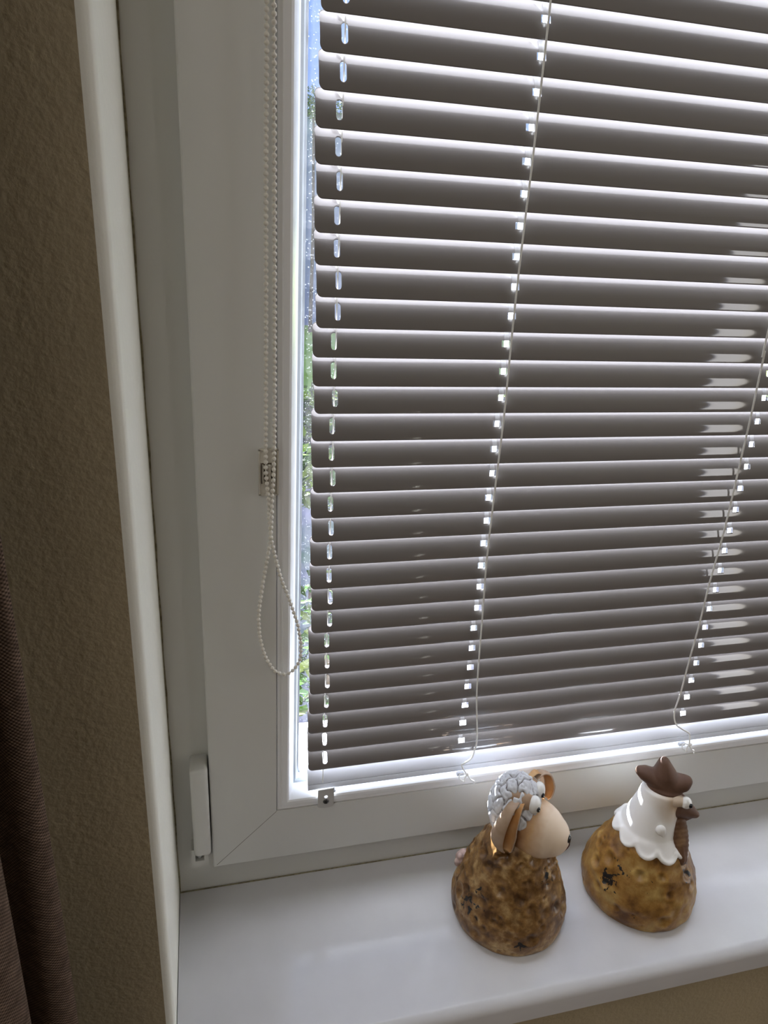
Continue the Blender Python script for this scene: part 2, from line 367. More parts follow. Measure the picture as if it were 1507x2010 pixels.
# ------------------------------------------------------------------ venetian blind
P = .0215; ZL = .109096; NS = 28; EXTRA = 14
blind = tag(empty('venetian_blind', (.65, 0, 0)), 'closed taupe grey venetian blind hanging in front of the bright window pane', 'blind')
BX = .65
TILT = math.radians(71.5); W = .0262; CROWN = .0025
Xr = 1.075
def slat_mesh(name, x0, x1, holes, tilt=TILT, width=W, crown=CROWN, rad=.0045, mid=6):
    """slat with rounded corners and punched slots; holes: (x centre, half width, s low, s high, round)"""
    V = []; F = []
    def pt(x, s):
        h = 4 * crown * (s / width) * (1 - s / width)
        y = s * math.cos(tilt) - h * math.sin(tilt); z = s * math.sin(tilt) + h * math.cos(tilt)
        return (x, y, z)
    def edge(x):
        d = min(x - x0, x1 - x)
        if d >= rad: return 0.
        return rad - math.sqrt(max(rad * rad - (rad - d) ** 2, 0))
    HW = .0021
    K = [0, .0019, .0038, .0057, .0055 + HW, .0098, .0123, .0148, .0178 - HW, .0183, .0209, .0235, width]
    LV = [K[0]] + [q for a, b in zip(K[:-1], K[1:]) for q in ((a + b) / 2, b)]
    def sv(l, e):
        h = width / 2
        return l + e * (1 - l / h) if l < h else l - e * (1 - (width - l) / h)
    def strip(xs, levels):                       # levels: function x -> list of s values
        for a, b in zip(xs[:-1], xs[1:]):
            la, lb = levels(a), levels(b); base = len(V); n = len(la)
            V.extend(pt(a, q) for q in la); V.extend(pt(b, q) for q in lb)
            for i in range(n - 1): F.append((base + i, base + n + i, base + n + 1 + i, base + i + 1))
    full = lambda x: [sv(q, edge(x)) for q in LV]
    xs = [x0 + rad * (1 - math.cos(i * PI / 16)) for i in range(9)]
    for (hx, hw, s0, s1, rd) in sorted(holes):
        strip(xs + [hx - hw - .0012, hx - hw - .0003, hx - hw], full)
        if rd:
            hxs = [hx - hw * math.cos(i * PI / 12) for i in range(13)]
            cut = lambda x: max(hw - math.sqrt(max(hw * hw - (x - hx) ** 2, 0)), 0)
            strip(hxs, lambda x: [q * (s0 + cut(x)) / LV[8] for q in LV[:9]])
            strip(hxs, lambda x: [width - (width - q) * (width - s1 + cut(x)) / (width - LV[16]) for q in LV[16:]])
        else:
            strip([hx - hw, hx + hw], lambda x: LV[:11]); strip([hx - hw, hx + hw], lambda x: LV[14:])
        xs = [hx + hw, hx + hw + .0003, hx + hw + .0012]
    strip(xs + [x1 - rad * (1 - math.cos(i * PI / 16)) for i in range(8, -1, -1)], full)
    return V, F
LAD = (.3995, .6515, .9035)
holes = [(.2630, .0021, .0055, .0178, True)] + [(x, .0033, .0098, .0148, False) for x in LAD] + [(1.058, .0021, .0055, .0178, True)]
V, F = slat_mesh('slat', .2470, Xr, holes)
slat0 = mesh_obj('slat', [(x - BX, y, z) for x, y, z in V], F, M['slat'], blind, recalc=False)
sm_ = slat0.modifiers.new('thickness', 'SOLIDIFY'); sm_.thickness = .00028; sm_.offset = -1
lefts = [0.247, 0.247, 0.2468, 0.2449, 0.245, 0.2465, 0.2456, 0.246, 0.2478, 0.2479, 0.2458, 0.2462, 0.2478, 0.2463, 0.2464, 0.248, 0.2467, 0.2479, 0.2472, 0.2474, 0.2489, 0.249, 0.2471, 0.2479, 0.2487, 0.2484, 0.2478, 0.2479, 0.2488]
slat_off = {}
for k in range(-EXTRA, NS + 1):
    z = ZL + P * (NS - k)
    dx = (lefts[k] - .2470) if k >= 0 else random.uniform(-.001, .001)
    slat_off[k] = dx
    s_ = slat0 if k == -EXTRA else slat0.copy()
    if s_ is not slat0: COL.objects.link(s_); s_.parent = blind
    s_.location = (dx, 0, z)
    s_.rotation_euler = (math.radians(random.uniform(-.4, .4) - (3.5 if k == NS else 1.5 if k == NS - 1 else 0)), math.radians(random.uniform(-.06, .06)), 0)
# bottom rail: crowned face, seam and lower lip
tr = math.radians(60)
def rail_pt(s, h): return (s * math.cos(tr) - h * math.sin(tr), .0845 + s * math.sin(tr) + h * math.cos(tr))
out = [rail_pt(0, -.0005), rail_pt(0, .0008), rail_pt(.0006, .0014), rail_pt(.0046, .0020), rail_pt(.0050, .0014), rail_pt(.0054, .0021)]
out += [rail_pt(.0054 + .019 * i / 8, .0021 + .0016 * math.sin(PI * (i / 8) * .55 + .15) * 1.0) for i in range(1, 9)]
out += [rail_pt(.0250, .0020), rail_pt(.0244, -.0015), rail_pt(.012, -.0040), rail_pt(.002, -.0020)]
mb = MB(); mb.prism_x([(y + .0012, z) for y, z in out], .2502 - BX, Xr - BX)
rail = mb.build('bottom_rail', M['rail'], blind, angle=.5)
# end cap of the rail
mb = MB(); mb.prism_x([(y + .0012 + (-.0002), z) for y, z in out], .2490 - BX, .2504 - BX)
mb.build('end_cap', M['rail'], rail, angle=.5)
# headrail above
MB().box(.243 - BX, Xr + .004 - BX, -.004, .0215 - .006, ZL + P * (NS + EXTRA + 1) + .004, ZL + P * (NS + EXTRA + 1) + .029).build('headrail', M['rail'], blind, smooth=False)
ztop = ZL + P * (NS + EXTRA + 1) + .004
# guide wires through the end slots
for gx in (.2634, 1.058):
    MB().tube([(gx - BX, .0026, .090), (gx - BX, .0026, .5), (gx - BX, .0026, ztop)], .0005, 8).build('guide_wire', M['cord'], blind)
# woven ladder tapes: over the top of each slat, through its hole, behind, out again
def spt(s, off, k):
    h = 4 * CROWN * (s / W) * (1 - s / W) + off
    return (s * math.cos(TILT) - h * math.sin(TILT), ZL + P * (NS - k) + s * math.sin(TILT) + h * math.cos(TILT))
for lx in LAD:
    v = []; f = []; hw = .0020
    for k in range(-EXTRA, NS + 1):
        dx = slat_off[k] * .4
        pts = [spt(.0246, .0004, k), spt(.0200, .0004, k), spt(.0152, .0004, k), spt(.0140, -.0006, k), spt(.0105, -.0010, k), spt(.0060, -.0012, k), spt(.0010, -.0012, k)]
        b = len(v)
        for y, z in pts: v += [(lx - BX + dx - hw, y, z), (lx - BX + dx + hw, y, z)]
        f += [(b + 2 * i, b + 2 * i + 1, b + 2 * i + 3, b + 2 * i + 2) for i in range(len(pts) - 1)]
        if k < NS:
            y, z = spt(.0246, .0004, k + 1); b2 = len(v); v += [(lx - BX + dx - hw, y, z), (lx - BX + dx + hw, y, z)]
            f.append((b2 - 2, b2 - 1, b2 + 1, b2))
    mesh_obj('ladder_tape', v, f, M['tape'], blind)
# front ladder cords, crooked near the rail where they are tied
c1 = [(0.3985, 0.80), (0.3995, 0.7333), (0.4003, 0.643), (0.4001, 0.5993), (0.4003, 0.5379), (0.4015, 0.4868), (0.4024, 0.4458), (0.4022, 0.3697), (0.4028, 0.3163), (0.4049, 0.2698), (0.408, 0.1977), (0.4103, 0.1682), (0.4150, 0.131), (0.4154, 0.1174), (0.4136, 0.1094), (0.4099, 0.1036), (0.4023, 0.099), (0.4009, 0.0974), (0.4049, 0.0896), (0.4087, 0.0839)]
c2 = [(.6340, .80), (0.6345, 0.5282), (0.6363, 0.5068), (0.6377, 0.4758), (0.6391, 0.4441), (0.6402, 0.4028), (0.6415, 0.3548), (0.6414, 0.3177), (0.6402, 0.2791), (0.6408, 0.2363), (0.6399, 0.1997), (0.6396, 0.1717), (0.6394, 0.1526), (0.6376, 0.1321), (0.6398, 0.1199), (0.6444, 0.1113), (0.6506, 0.1064), (0.6595, 0.1011), (0.6619, 0.0967), (0.6637, 0.084)]
for ci, c in enumerate((c1, c2)):
    pts = []
    for x, z in c:
        y = -.0014
        if z < .105: y = -.0030 - (.105 - z) * .06
        pts.append((x - BX, y, z))
    path = smooth_path(pts, 5)
    # the strand hangs on the lower lip of every slat and sags between
    path = [Vector((q.x, q.y - (.0010 if q.z > .11 else .0024), q.z)) for q in path]
    ex, ez = c[-1]
    mb = MB().tube([(path[0].x, path[0].y, ztop)] + path, .00085 if ci else .0008, 8)
    sgn = 1 if ci == 0 else -1
    kx = path[-1].x
    mb.ball((kx - .001 * sgn, -.0072, ez + .002), (.0018, .0014, .0016), 10, 7)
    mb.tube(smooth_path([(kx - .001, -.0072, ez + .002), (kx + .003, -.0085, ez - .004), (kx + .0062, -.009, ez - .006), (kx + .0066, -.0088, ez - .0095)], 4), .0007, 6)
    mb.tube(smooth_path([(kx - .001, -.0072, ez + .002), (kx - .004, -.0085, ez - .002), (kx - .0035, -.009, ez - .0055)], 4), .0007, 6)
    mb.tube(smooth_path([(kx - .001, -.0072, ez + .002), (kx - .008, -.007, ez + .004), (kx - .0095, -.008, ez - .001), (kx - .003, -.0088, ez - .006)], 4), .0005, 6)
    cd = mb.build('ladder_cord', M['cord'], blind)
    MB().box(kx - .0105, kx - .0035, -.0045, -.0015, .0828, .0862).build('cord_clip', M['rail'], rail, smooth=False)
# foot bracket screwed to the glazing bead
mb = MB(); bx = .2660 - BX; yb = -.0030; hw = .0078; zt = .0868; zb_ = .0672
outline = [(bx - hw, zt), (bx - hw, zb_ + .0015)] + [(bx - hw * math.cos(i * PI / 10), zb_ - .0028 * math.sin(i * PI / 10)) for i in range(11)] + [(bx + hw, zb_ + .0015), (bx + hw, zt + .0008)]
hole = [(bx + .0018 * math.cos(i * PI / 8), .0780 + .0018 * math.sin(i * PI / 8)) for i in range(16)]
bmq = bmesh.new()
vo = [bmq.verts.new((x, yb, z)) for x, z in outline]; vh = [bmq.verts.new((x, yb, z)) for x, z in hole]
eds = [bmq.edges.new((l[i], l[(i + 1) % len(l)])) for l in (vo, vh) for i in range(len(l)) if (l[i].co - l[(i + 1) % len(l)].co).length > 1e-6]
bmesh.ops.triangle_fill(bmq, use_beauty=True, edges=eds)
me = bpy.data.meshes.new('foot_bracket'); bmq.to_mesh(me); bmq.free(); me.materials.append(mat('grey_white_plate', (.52, .51, .49), .35))
fb = bpy.data.objects.new('foot_bracket', me); COL.objects.link(fb); fb.parent = blind
q = fb.modifiers.new('thickness', 'SOLIDIFY'); q.thickness = .0009; q.offset = 0
mb = MB().box(bx + hw - .0004, bx + hw + .0006, yb - .0030, yb + .001, .0850, .0875); mb.ball((bx + hw, yb - .0025, .0862), .0011, 10, 6)
mb.build('bracket_ear', M['rail'], fb)
mb = MB()
R90 = Matrix.Rotation(PI / 2, 3, 'X')
pr = [(.0001, .0012), (.0012, .0013), (.0024, .0008), (.0029, .0)]
v = []; f = []; nn = 16
for r, h in pr:
    for i in range(nn): v.append((bx + r * math.cos(2 * PI * i / nn), yb - .0005 - h, .0725 + r * math.sin(2 * PI * i / nn)))
f = [(i * nn + k, i * nn + (k + 1) % nn, (i + 1) * nn + (k + 1) % nn, (i + 1) * nn + k) for i in range(3) for k in range(nn)]
mb.add(v, f); mb.box(bx - .0013, bx + .0013, yb - .0020, yb - .0016, .0721, .0729, 1); mb.box(bx - .0004, bx + .0004, yb - .0020, yb - .0016, .0712, .0738, 1)
mb.build('screw', None, fb, mats=[M['metal'], M['dark']])

# ------------------------------------------------------------------ bead chain and its holder
ch = tag(empty('bead_chain', (.2145, -.008, .2251)), 'ivory bead chain hanging down the left sash and ending in a teardrop loop', 'chain')
cp = [(0.2174, 0.7118), (0.2174, 0.629), (0.2174, 0.5332), (0.2171, 0.4451), (0.2165, 0.4144), (0.2156, 0.395), (0.2150, 0.3861), (0.2147, 0.375), (0.2141, 0.3647), (0.2143, 0.355), (0.2171, 0.341), (0.2203, 0.3264), (0.2241, 0.3129), (0.2274, 0.3042), (0.2317, 0.2902), (0.2357, 0.2764), (0.2382, 0.2627), (0.2392, 0.2536), (0.2385, 0.2403), (0.2352, 0.2329), (0.2305, 0.2266), (0.2248, 0.2251), (0.2176, 0.2291), (0.213, 0.2363), (0.2088, 0.2459), (0.2051, 0.2619), (0.2038, 0.2787), (0.2041, 0.2912), (0.2059, 0.3044), (0.2087, 0.3212), (0.2119, 0.3399), (0.2135, 0.3501), (0.2138, 0.3616), (0.2130, 0.3718), (0.2127, 0.382), (0.2121, 0.3917), (0.2110, 0.4036), (0.2105, 0.4143), (0.2107, 0.4452), (0.2114, 0.533), (0.212, 0.6286), (0.2129, 0.7113)]
L0 = Vector(ch.location)
pts = []
for i, (x, z) in enumerate(cp):
    y = -.008 if i < 9 or i > 30 else (-.0085)
    if 7 <= i <= 11: y = -.0100
    if 29 <= i <= 33: y = -.0062
    if 20 <= i <= 25: y = -.0070
    pts.append((x, y, z))
pts = [(.2175, -.008, .98)] + pts + [(.2132, -.008, .98)]
path = smooth_path(pts, 16)
acc = 0; beads = [path[0]]
for a, b in zip(path[:-1], path[1:]):
    d = (b - a).length
    while acc + d >= .00430:
        t = (.00430 - acc) / d; a = a + (b - a) * t; d = (b - a).length; acc = 0; beads.append(a.copy())
    acc += d
MB().tube([p - L0 for p in beads], .00055, 6).build('chain_cord', M['bead'], ch)
b0 = MB().ball((0, 0, 0), .00168, 14, 9).build('bead', M['bead'], ch)
order = sorted(range(len(beads)), key=lambda i: beads[i].z)
for j, i in enumerate(order[:100]):
    o = b0 if j == 0 else b0.copy()
    if j: COL.objects.link(o); o.parent = ch
    o.location = beads[i] - L0
mb = MB()
for i in order[100:]: mb.ball(beads[i] - L0, .00168, 12, 8)
tag(mb.build('bead_run', M['bead'], ch), kind='stuff')
# holder: backing plate with raised rim and the inner gripping block
hd = tag(empty('chain_holder', (.2132, 0, .4083)), 'small ivory plastic chain holder screwed to the left sash', 'holder')
mb = MB()
rbox(mb, -.0076, .0076, -.0016, -.0001, -.0190, .0188, .0012)
for (a, b, c, d) in ((-.0076, -.0064, -.0186, .0184), (.0064, .0076, -.0186, .0184), (-.0076, .0076, .0176, .0188), (-.0076, .0076, -.0190, -.0180)): mb.box(a, b, -.0028, -.001, c, d)
pl = mb.build('back_plate', M['clip'], hd, angle=.5)
mb = MB()
for (a, b) in ((-.0050, -.0041), (-.0014, .0014), (.0041, .0050)): mb.box(a, b, -.0060, -.0015, -.0085, .0065)
for z in (-.0085, -.0015, .0035): mb.box(-.0050, .0050, -.0046, -.0015, z, z + .0022)
mb.build('grip_block', M['clip'], hd, smooth=False)
mb = MB().box(-.0056, .0056, -.0020, -.0015, -.0094, .0074).build('recess', mat('recess_brown', (.12, .09, .06), .8), pl, smooth=False)

# ------------------------------------------------------------------ curtain
def cloth_mat():
    m = bpy.data.materials.new('brown_weave'); m.use_nodes = True
    n = m.node_tree.nodes; l = m.node_tree.links; b = n['Principled BSDF']
    uv = n.new('ShaderNodeUVMap'); sp = n.new('ShaderNodeSeparateXYZ'); l.new(uv.outputs[0], sp.inputs[0])
    def wave(out, f, off=0):
        a = n.new('ShaderNodeMath'); a.operation = 'MULTIPLY'; a.inputs[1].default_value = f; l.new(out, a.inputs[0])
        s = n.new('ShaderNodeMath'); s.operation = 'SINE'; l.new(a.outputs[0], s.inputs[0]); return s.outputs[0]
    wx = wave(sp.outputs[0], 2 * PI / .0022); wy = wave(sp.outputs[1], 2 * PI / .0022)
    mu = n.new('ShaderNodeMath'); mu.operation = 'MULTIPLY'; l.new(wx, mu.inputs[0]); l.new(wy, mu.inputs[1])
    r = n.new('ShaderNodeMapRange'); r.inputs[1].default_value = -1; r.inputs[2].default_value = 1; l.new(mu.outputs[0], r.inputs[0])
    t = n.new('ShaderNodeTexNoise'); t.inputs['Scale'].default_value = 160; l.new(uv.outputs[0], t.inputs['Vector'])
    ad = n.new('ShaderNodeMath'); ad.operation = 'MULTIPLY'; l.new(r.outputs[0], ad.inputs[0]); l.new(t.outputs[0], ad.inputs[1])
    cr = n.new('ShaderNodeValToRGB'); cr.color_ramp.elements[0].color = (.032, .021, .015, 1); cr.color_ramp.elements[1].color = (.24, .165, .12, 1); cr.color_ramp.elements[1].position = .6
    l.new(ad.outputs[0], cr.inputs[0]); l.new(cr.outputs[0], b.inputs['Base Color'])
    b.inputs['Roughness'].default_value = .9; b.inputs['Specular IOR Level'].default_value = .1
    bp = n.new('ShaderNodeBump'); bp.inputs['Distance'].default_value = .0008; bp.inputs['Strength'].default_value = .8
    l.new(ad.outputs[0], bp.inputs['Height']); l.new(bp.outputs[0], b.inputs['Normal'])
    return m
cpts = [(.0735, -.196), (.0705, -.199), (.062, -.201), (.050, -.197), (.038, -.192), (.028, -.194), (.025, -.203), (.033, -.215), (.047, -.227), (.059, -.238), (.0645, -.250), (.0600, -.262), (.046, -.268), (.026, -.264), (.010, -.252), (-.006, -.240), (-.018, -.220), (-.026, -.196), (-.04, -.188), (-.055, -.20), (-.06, -.23), (-.07, -.25), (-.09, -.24), (-.11, -.21), (-.14, -.195), (-.17, -.23), (-.20, -.24)]
cpath = smooth_path([(x, y, 0) for x, y in cpts], 6)
v = []; f = []; uvs = []; nz = 60; u = 0; us = [0]
for a, b in zip(cpath[:-1], cpath[1:]): u += (b - a).length; us.append(u)
for j in range(nz + 1):
    z = -.93 + j * (1.45 + .93) / nz
    for i, p in enumerate(cpath):
        wob = .0015 * math.sin(z * 9 + i * .3)
        v.append((p.x + wob * (i > 10) * .6, p.y + wob, z)); uvs.append((us[i], z))
n_ = len(cpath)
f = [(j * n_ + i, j * n_ + i + 1, (j + 1) * n_ + i + 1, (j + 1) * n_ + i) for j in range(nz) for i in range(n_ - 1)]
me = bpy.data.meshes.new('curtain'); me.from_pydata(v, [], f); me.update()
ul = me.uv_layers.new(name='UVMap')
for lp in me.loops: ul.data[lp.index].uv = uvs[lp.vertex_index]
for p in me.polygons: p.use_smooth = True
me.materials.append(cloth_mat())
cur = bpy.data.objects.new('curtain', me); COL.objects.link(cur)
q = cur.modifiers.new('thickness', 'SOLIDIFY'); q.thickness = .0012
tag(cur, 'dark brown coarse woven curtain hanging in folds beside the khaki wall', 'curtain')

# ------------------------------------------------------------------ figurines
def remesh_obj(mb, name, m, parent, vox=.0009, smooth=8, disp=None, mats=None):
    o = mb.build(name, m, parent, angle=None)
    r = o.modifiers.new('fuse', 'REMESH'); r.mode = 'VOXEL'; r.voxel_size = vox; r.use_smooth_shade = True
    s = o.modifiers.new('soften', 'SMOOTH'); s.iterations = smooth; s.factor = .5
    return o
def dimpled_lathe(prof, dims, seed, N=200, Mz=130, lump=.0010, ell=1.0):
    rnd = random.Random(seed)
    zs = [p[1] for p in prof]; H = zs[-1]
    P_ = smooth_path([(r, z, 0) for r, z in prof], 10)
    tot = [0]
    for a, b in zip(P_[:-1], P_[1:]): tot.append(tot[-1] + (b - a).length)
    def at(s):
        for i in range(len(tot) - 1):
            if tot[i + 1] >= s: 
                t = (s - tot[i]) / max(tot[i + 1] - tot[i], 1e-9); q = P_[i].lerp(P_[i + 1], t); return q.x, q.y
        return P_[-1].x, P_[-1].y
    pits = []
    for _ in range(dims):
        z = rnd.uniform(.004, H * .93); s = min(range(len(P_)), key=lambda i: abs(P_[i].y - z)); r = P_[s].x
        a = rnd.uniform(0, 2 * PI); R = rnd.choice([.0024, .003, .004, .0052]) * rnd.uniform(.8, 1.2)
        pits.append((Vector((r * math.cos(a), r * math.sin(a), z)), R, R * rnd.uniform(.34, .55)))
    v = []
    for j in range(Mz + 1):
        r, z = at(tot[-1] * j / Mz)
        for i in range(N):
            a = 2 * PI * i / N; p = Vector((r * math.cos(a), r * math.sin(a) * ell, z)); nn = Vector((math.cos(a), math.sin(a), .25)).normalized()
            d = lump * noise.noise(p * 60 + Vector((seed, 0, 0))) + lump * .6 * noise.noise(p * 130)
            for c, R, dep in pits:
                q = (p - c).length_squared
                if q < R * R * 5: 
                    t = q / (R * R); d -= dep * math.exp(-t * 1.6); d += dep * .25 * math.exp(-((math.sqrt(t) - 1.35) ** 2) * 5)
            if z < .003: d *= z / .003
            v.append(p + nn * d)
    f = [(j * N + i, j * N + (i + 1) % N, (j + 1) * N + (i + 1) % N, (j + 1) * N + i) for j in range(Mz) for i in range(N)]
    f.append(tuple(range(N))[::-1]); f.append(tuple(Mz * N + i for i in range(N)))
    return MB().add(v, f)
def leaf_ear(path, wx, wy, open_deg, n=22, twist=0, turn=0):
    """curled ear: C shaped sections open towards +x, closed at the tip"""
    Pp = smooth_path(path, 6); m = len(Pp); v = []; f = []
    for i, p in enumerate(Pp):
        t = i / (m - 1)
        w = math.sin(PI * min(1, .16 + t * .86)) ** .6 if t < .97 else .25
        w = (.45 + .75 * t) if t < .6 else (.9 * math.sqrt(max(0, 1 - ((t - .6) / .42) ** 2)) + .02)
        w = min(w, .92)
        op = math.radians(open_deg) * (1 - .35 * t) / 2
        for k in range(n + 1):
            a = op + (2 * PI - 2 * op) * k / n + twist * t + turn
            v.append((p.x + wx * w * math.cos(a), p.y + wy * w * math.sin(a), p.z))
    f = [(i * (n + 1) + k, i * (n + 1) + k + 1, (i + 1) * (n + 1) + k + 1, (i + 1) * (n + 1) + k) for i in range(m - 1) for k in range(n)]
    return v, f
# ---- sheep
YS = math.radians(-37)
sheep = tag(empty('sheep_figurine', (.4430, -.0610, ZS), YS), 'ceramic sheep with grey curly wool, goggle eyes and dimpled brown body, on the white sill', 'figurine')
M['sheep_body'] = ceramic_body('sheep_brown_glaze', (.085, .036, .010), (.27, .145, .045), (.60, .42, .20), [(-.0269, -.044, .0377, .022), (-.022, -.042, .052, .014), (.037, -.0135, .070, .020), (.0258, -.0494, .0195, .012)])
prof = [(.0525, 0), (.0548, .003), (.0562, .010), (.0560, .018), (.0540, .030), (.0505, .042), (.0462, .054), (.0412, .066), (.0360, .078), (.0305, .090), (.0245, .100), (.015, .106)]
dimpled_lathe(prof, 170, 3).build('body', M['sheep_body'], sheep, angle=None)
M['sheep_face'] = mat('cream_bisque', (.62, .47, .33), .6, spec=.3, noise_col=((.40, .24, .13), 28, .42, .72))
M['sheep_skin'] = mat('tan_bisque', (.40, .28, .19), .65, spec=.3, noise_col=((.26, .15, .08), 60, .4, .7))
def face_mat():
    m = bpy.data.materials.new('sheep_face_wash'); m.use_nodes = True
    n = m.node_tree.nodes; l = m.node_tree.links; b = n['Principled BSDF']
    tc = n.new('ShaderNodeTexCoord'); sp = n.new('ShaderNodeSeparateXYZ'); l.new(tc.outputs['Object'], sp.inputs[0])
    t = n.new('ShaderNodeTexNoise'); t.inputs['Scale'].default_value = 70; t.inputs['Detail'].default_value = 5; l.new(tc.outputs['Object'], t.inputs['Vector'])
    a = n.new('ShaderNodeMapRange'); a.inputs[1].default_value = .002; a.inputs[2].default_value = .034; l.new(sp.outputs[0], a.inputs[0])
    ad = n.new('ShaderNodeMath'); ad.operation = 'MULTIPLY_ADD'; ad.inputs[1].default_value = .5; ad.inputs[2].default_value = -.25; l.new(t.outputs[0], ad.inputs[0])
    s2 = n.new('ShaderNodeMath'); s2.operation = 'ADD'; l.new(a.outputs[0], s2.inputs[0]); l.new(ad.outputs[0], s2.inputs[1])
    r = n.new('ShaderNodeValToRGB'); e = r.color_ramp.elements
    e[0].position = .05; e[0].color = (.26, .12, .045, 1); e[1].position = .75; e[1].color = (.78, .63, .48, 1)
    k = e.new(.35); k.color = (.56, .34, .17, 1)
    l.new(s2.outputs[0], r.inputs[0]); l.new(r.outputs[0], b.inputs['Base Color']); b.inputs['Roughness'].default_value = .6
    return m
M['face'] = face_mat()
mb = MB()
# muzzle: egg from the cheeks down and forward to the nose
rot = Matrix.Rotation(math.radians(14), 3, 'Y')
mb.ball((.012, 0, .1125), (.0325, .0240, .0290), 40, 26, rot=rot)
mb.ball((.026, 0, .110), (.0212, .0195, .0215), 36, 22, rot=rot)
mb.ball((.0330, 0, .1075), (.0138, .0150, .0150), 30, 18)
mb.ball((-.006, 0, .128), (.020, .0200, .022), 30, 18)
head = remesh_obj(mb, 'head', M['face'], sheep, .0010, 14)
mb = MB()
for s in (-1, 1):
    mb.ball((.0012, s * .0098, .1472), (.0112, .0090, .0106), 24, 16)
    mb.ball((-.006, s * .0100, .1500), (.0095, .0085, .0085), 24, 16)
remesh_obj(mb, 'eye_socket', M['sheep_skin'], head, .0008, 5)
# mouth line and nose
mb = MB(); pth = [(.0468, 0, .1100), (.0474, 0, .1060), (.0462, .0, .1010), (.0430, -.0028, .0972)]
mb.tube(smooth_path(pth, 5), .0005, 8); mb.build('mouth', M['red'], head)
mb = MB(); mb.ball((.0450, -.0012, .1140), (.0030, .0050, .0040), 20, 12); mb.ball((.0462, -.0008, .1108), (.0018, .0022, .0034), 14, 8)
remesh_obj(mb, 'nose', M['black'], head, .0005, 3)
for s in (-1, 1):
    c = Vector((.0112, s * .0098 - .0012, .1482))
    e = MB().ball(c, (.0060, .0074, .0088), 28, 18).build('eye', M['eye'], sheep, angle=None)
    d = Vector((.93, -.25, -.12)).normalized()
    MB().ball(c + Vector((.0046, -.0044, -.0002)), (.0019, .0020, .0027), 18, 12).build('pupil', M['black'], e, angle=None)
    MB().ball(c + Vector((.0060, -.0060, .0007)), (.0004, .0005, .0005), 8, 6).build('glint', M['eye'], e, angle=None)
# woolly cap
N_ = 150; Mz = 110; c0 = Vector((-.0075, 0, .1290)); cr = Vector((.0235, .0235, .0350)); v = []
fib = []
for i in range(58):
    zz = 1 - 2 * (i + .5) / 58; ph = i * 2.39996; rr = math.sqrt(1 - zz * zz)
    fib.append((Vector((rr * math.cos(ph), rr * math.sin(ph), zz)) + Vector((random.uniform(-.12, .12), random.uniform(-.12, .12), random.uniform(-.12, .12)))).normalized())
for j in range(Mz + 1):
    th = PI * j / Mz
    for i in range(N_):
        ph = 2 * PI * i / N_; d = Vector((math.sin(th) * math.cos(ph), math.sin(th) * math.sin(ph), math.cos(th)))
        w = d + Vector((noise.noise(d * 3), noise.noise(d * 3 + Vector((5, 5, 5))), noise.noise(d * 3 + Vector((9, 0, 3))))) * .22
        w.normalize(); ds = sorted((w - q).length for q in fib)[:2]
        g = min((ds[1] - ds[0]) / .16, 1); h = .0030 * (1 - (1 - g) ** 2) - .0015
        h += .0010 * noise.noise(d * 9)
        v.append(c0 + Vector((d.x * (cr.x + h), d.y * (cr.y + h), d.z * (cr.z + h))))
f = [(j * N_ + i, (j + 1) * N_ + i, (j + 1) * N_ + (i + 1) % N_, j * N_ + (i + 1) % N_) for j in range(Mz) for i in range(N_)]
def wool_mat():
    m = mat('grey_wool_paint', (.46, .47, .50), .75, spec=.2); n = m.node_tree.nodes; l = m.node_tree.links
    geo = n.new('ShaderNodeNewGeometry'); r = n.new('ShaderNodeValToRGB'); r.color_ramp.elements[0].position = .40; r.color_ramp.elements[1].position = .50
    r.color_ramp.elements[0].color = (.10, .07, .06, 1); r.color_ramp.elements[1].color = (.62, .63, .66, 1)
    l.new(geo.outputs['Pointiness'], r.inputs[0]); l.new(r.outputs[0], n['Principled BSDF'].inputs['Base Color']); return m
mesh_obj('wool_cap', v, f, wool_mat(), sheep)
# ears
M['ear_in'] = mat('orange_ear_wash', (.52, .25, .08), .6, noise_col=((.62, .40, .20), 60, .4, .7))
M['ear_out'] = mat('tan_ear', (.46, .34, .25), .6, spec=.3, noise_col=((.33, .22, .14), 45, .4, .7))
for pth, wx, wy, tw, tn in (([(-.001, -.0150, .1520), (-.004, -.0230, .1480), (-.007, -.0285, .1360), (-.009, -.0300, .1220), (-.009, -.0290, .1090), (-.006, -.0275, .0985)], .0130, .0072, -.3, -.5),
                        ([(.003, .0150, .1540), (.008, .0205, .1585), (.013, .0260, .1540), (.016, .0280, .1430), (.017, .0275, .1330), (.017, .0265, .1250)], .0085, .0062, -.3, -.8)):
    v, f = leaf_ear(pth, wx, wy, 110, twist=tw, turn=tn)
    e = mesh_obj('ear', v, f, None, sheep, mats=[M['ear_out'], M['ear_in']])
    q = e.modifiers.new('thickness', 'SOLIDIFY'); q.thickness = .0014; q.offset = 1 if False else -1; q.material_offset = 1; q.material_offset_rim = 0
    q = e.modifiers.new('soften', 'SUBSURF'); q.levels = 1; q.render_levels = 1
mb = MB(); rr = random.Random(4)
mb.ball((-.0500, 0, .0420), (.0075, .0070, .0085), 20, 14)
for i in range(14): mb.ball((-.0505 + rr.uniform(-.004, .002), rr.uniform(-.006, .006), .042 + rr.uniform(-.007, .007)), .0034, 12, 8)
remesh_obj(mb, 'tail', mat('pinkish_tail', (.42, .30, .27), .7), sheep, .0007, 2)

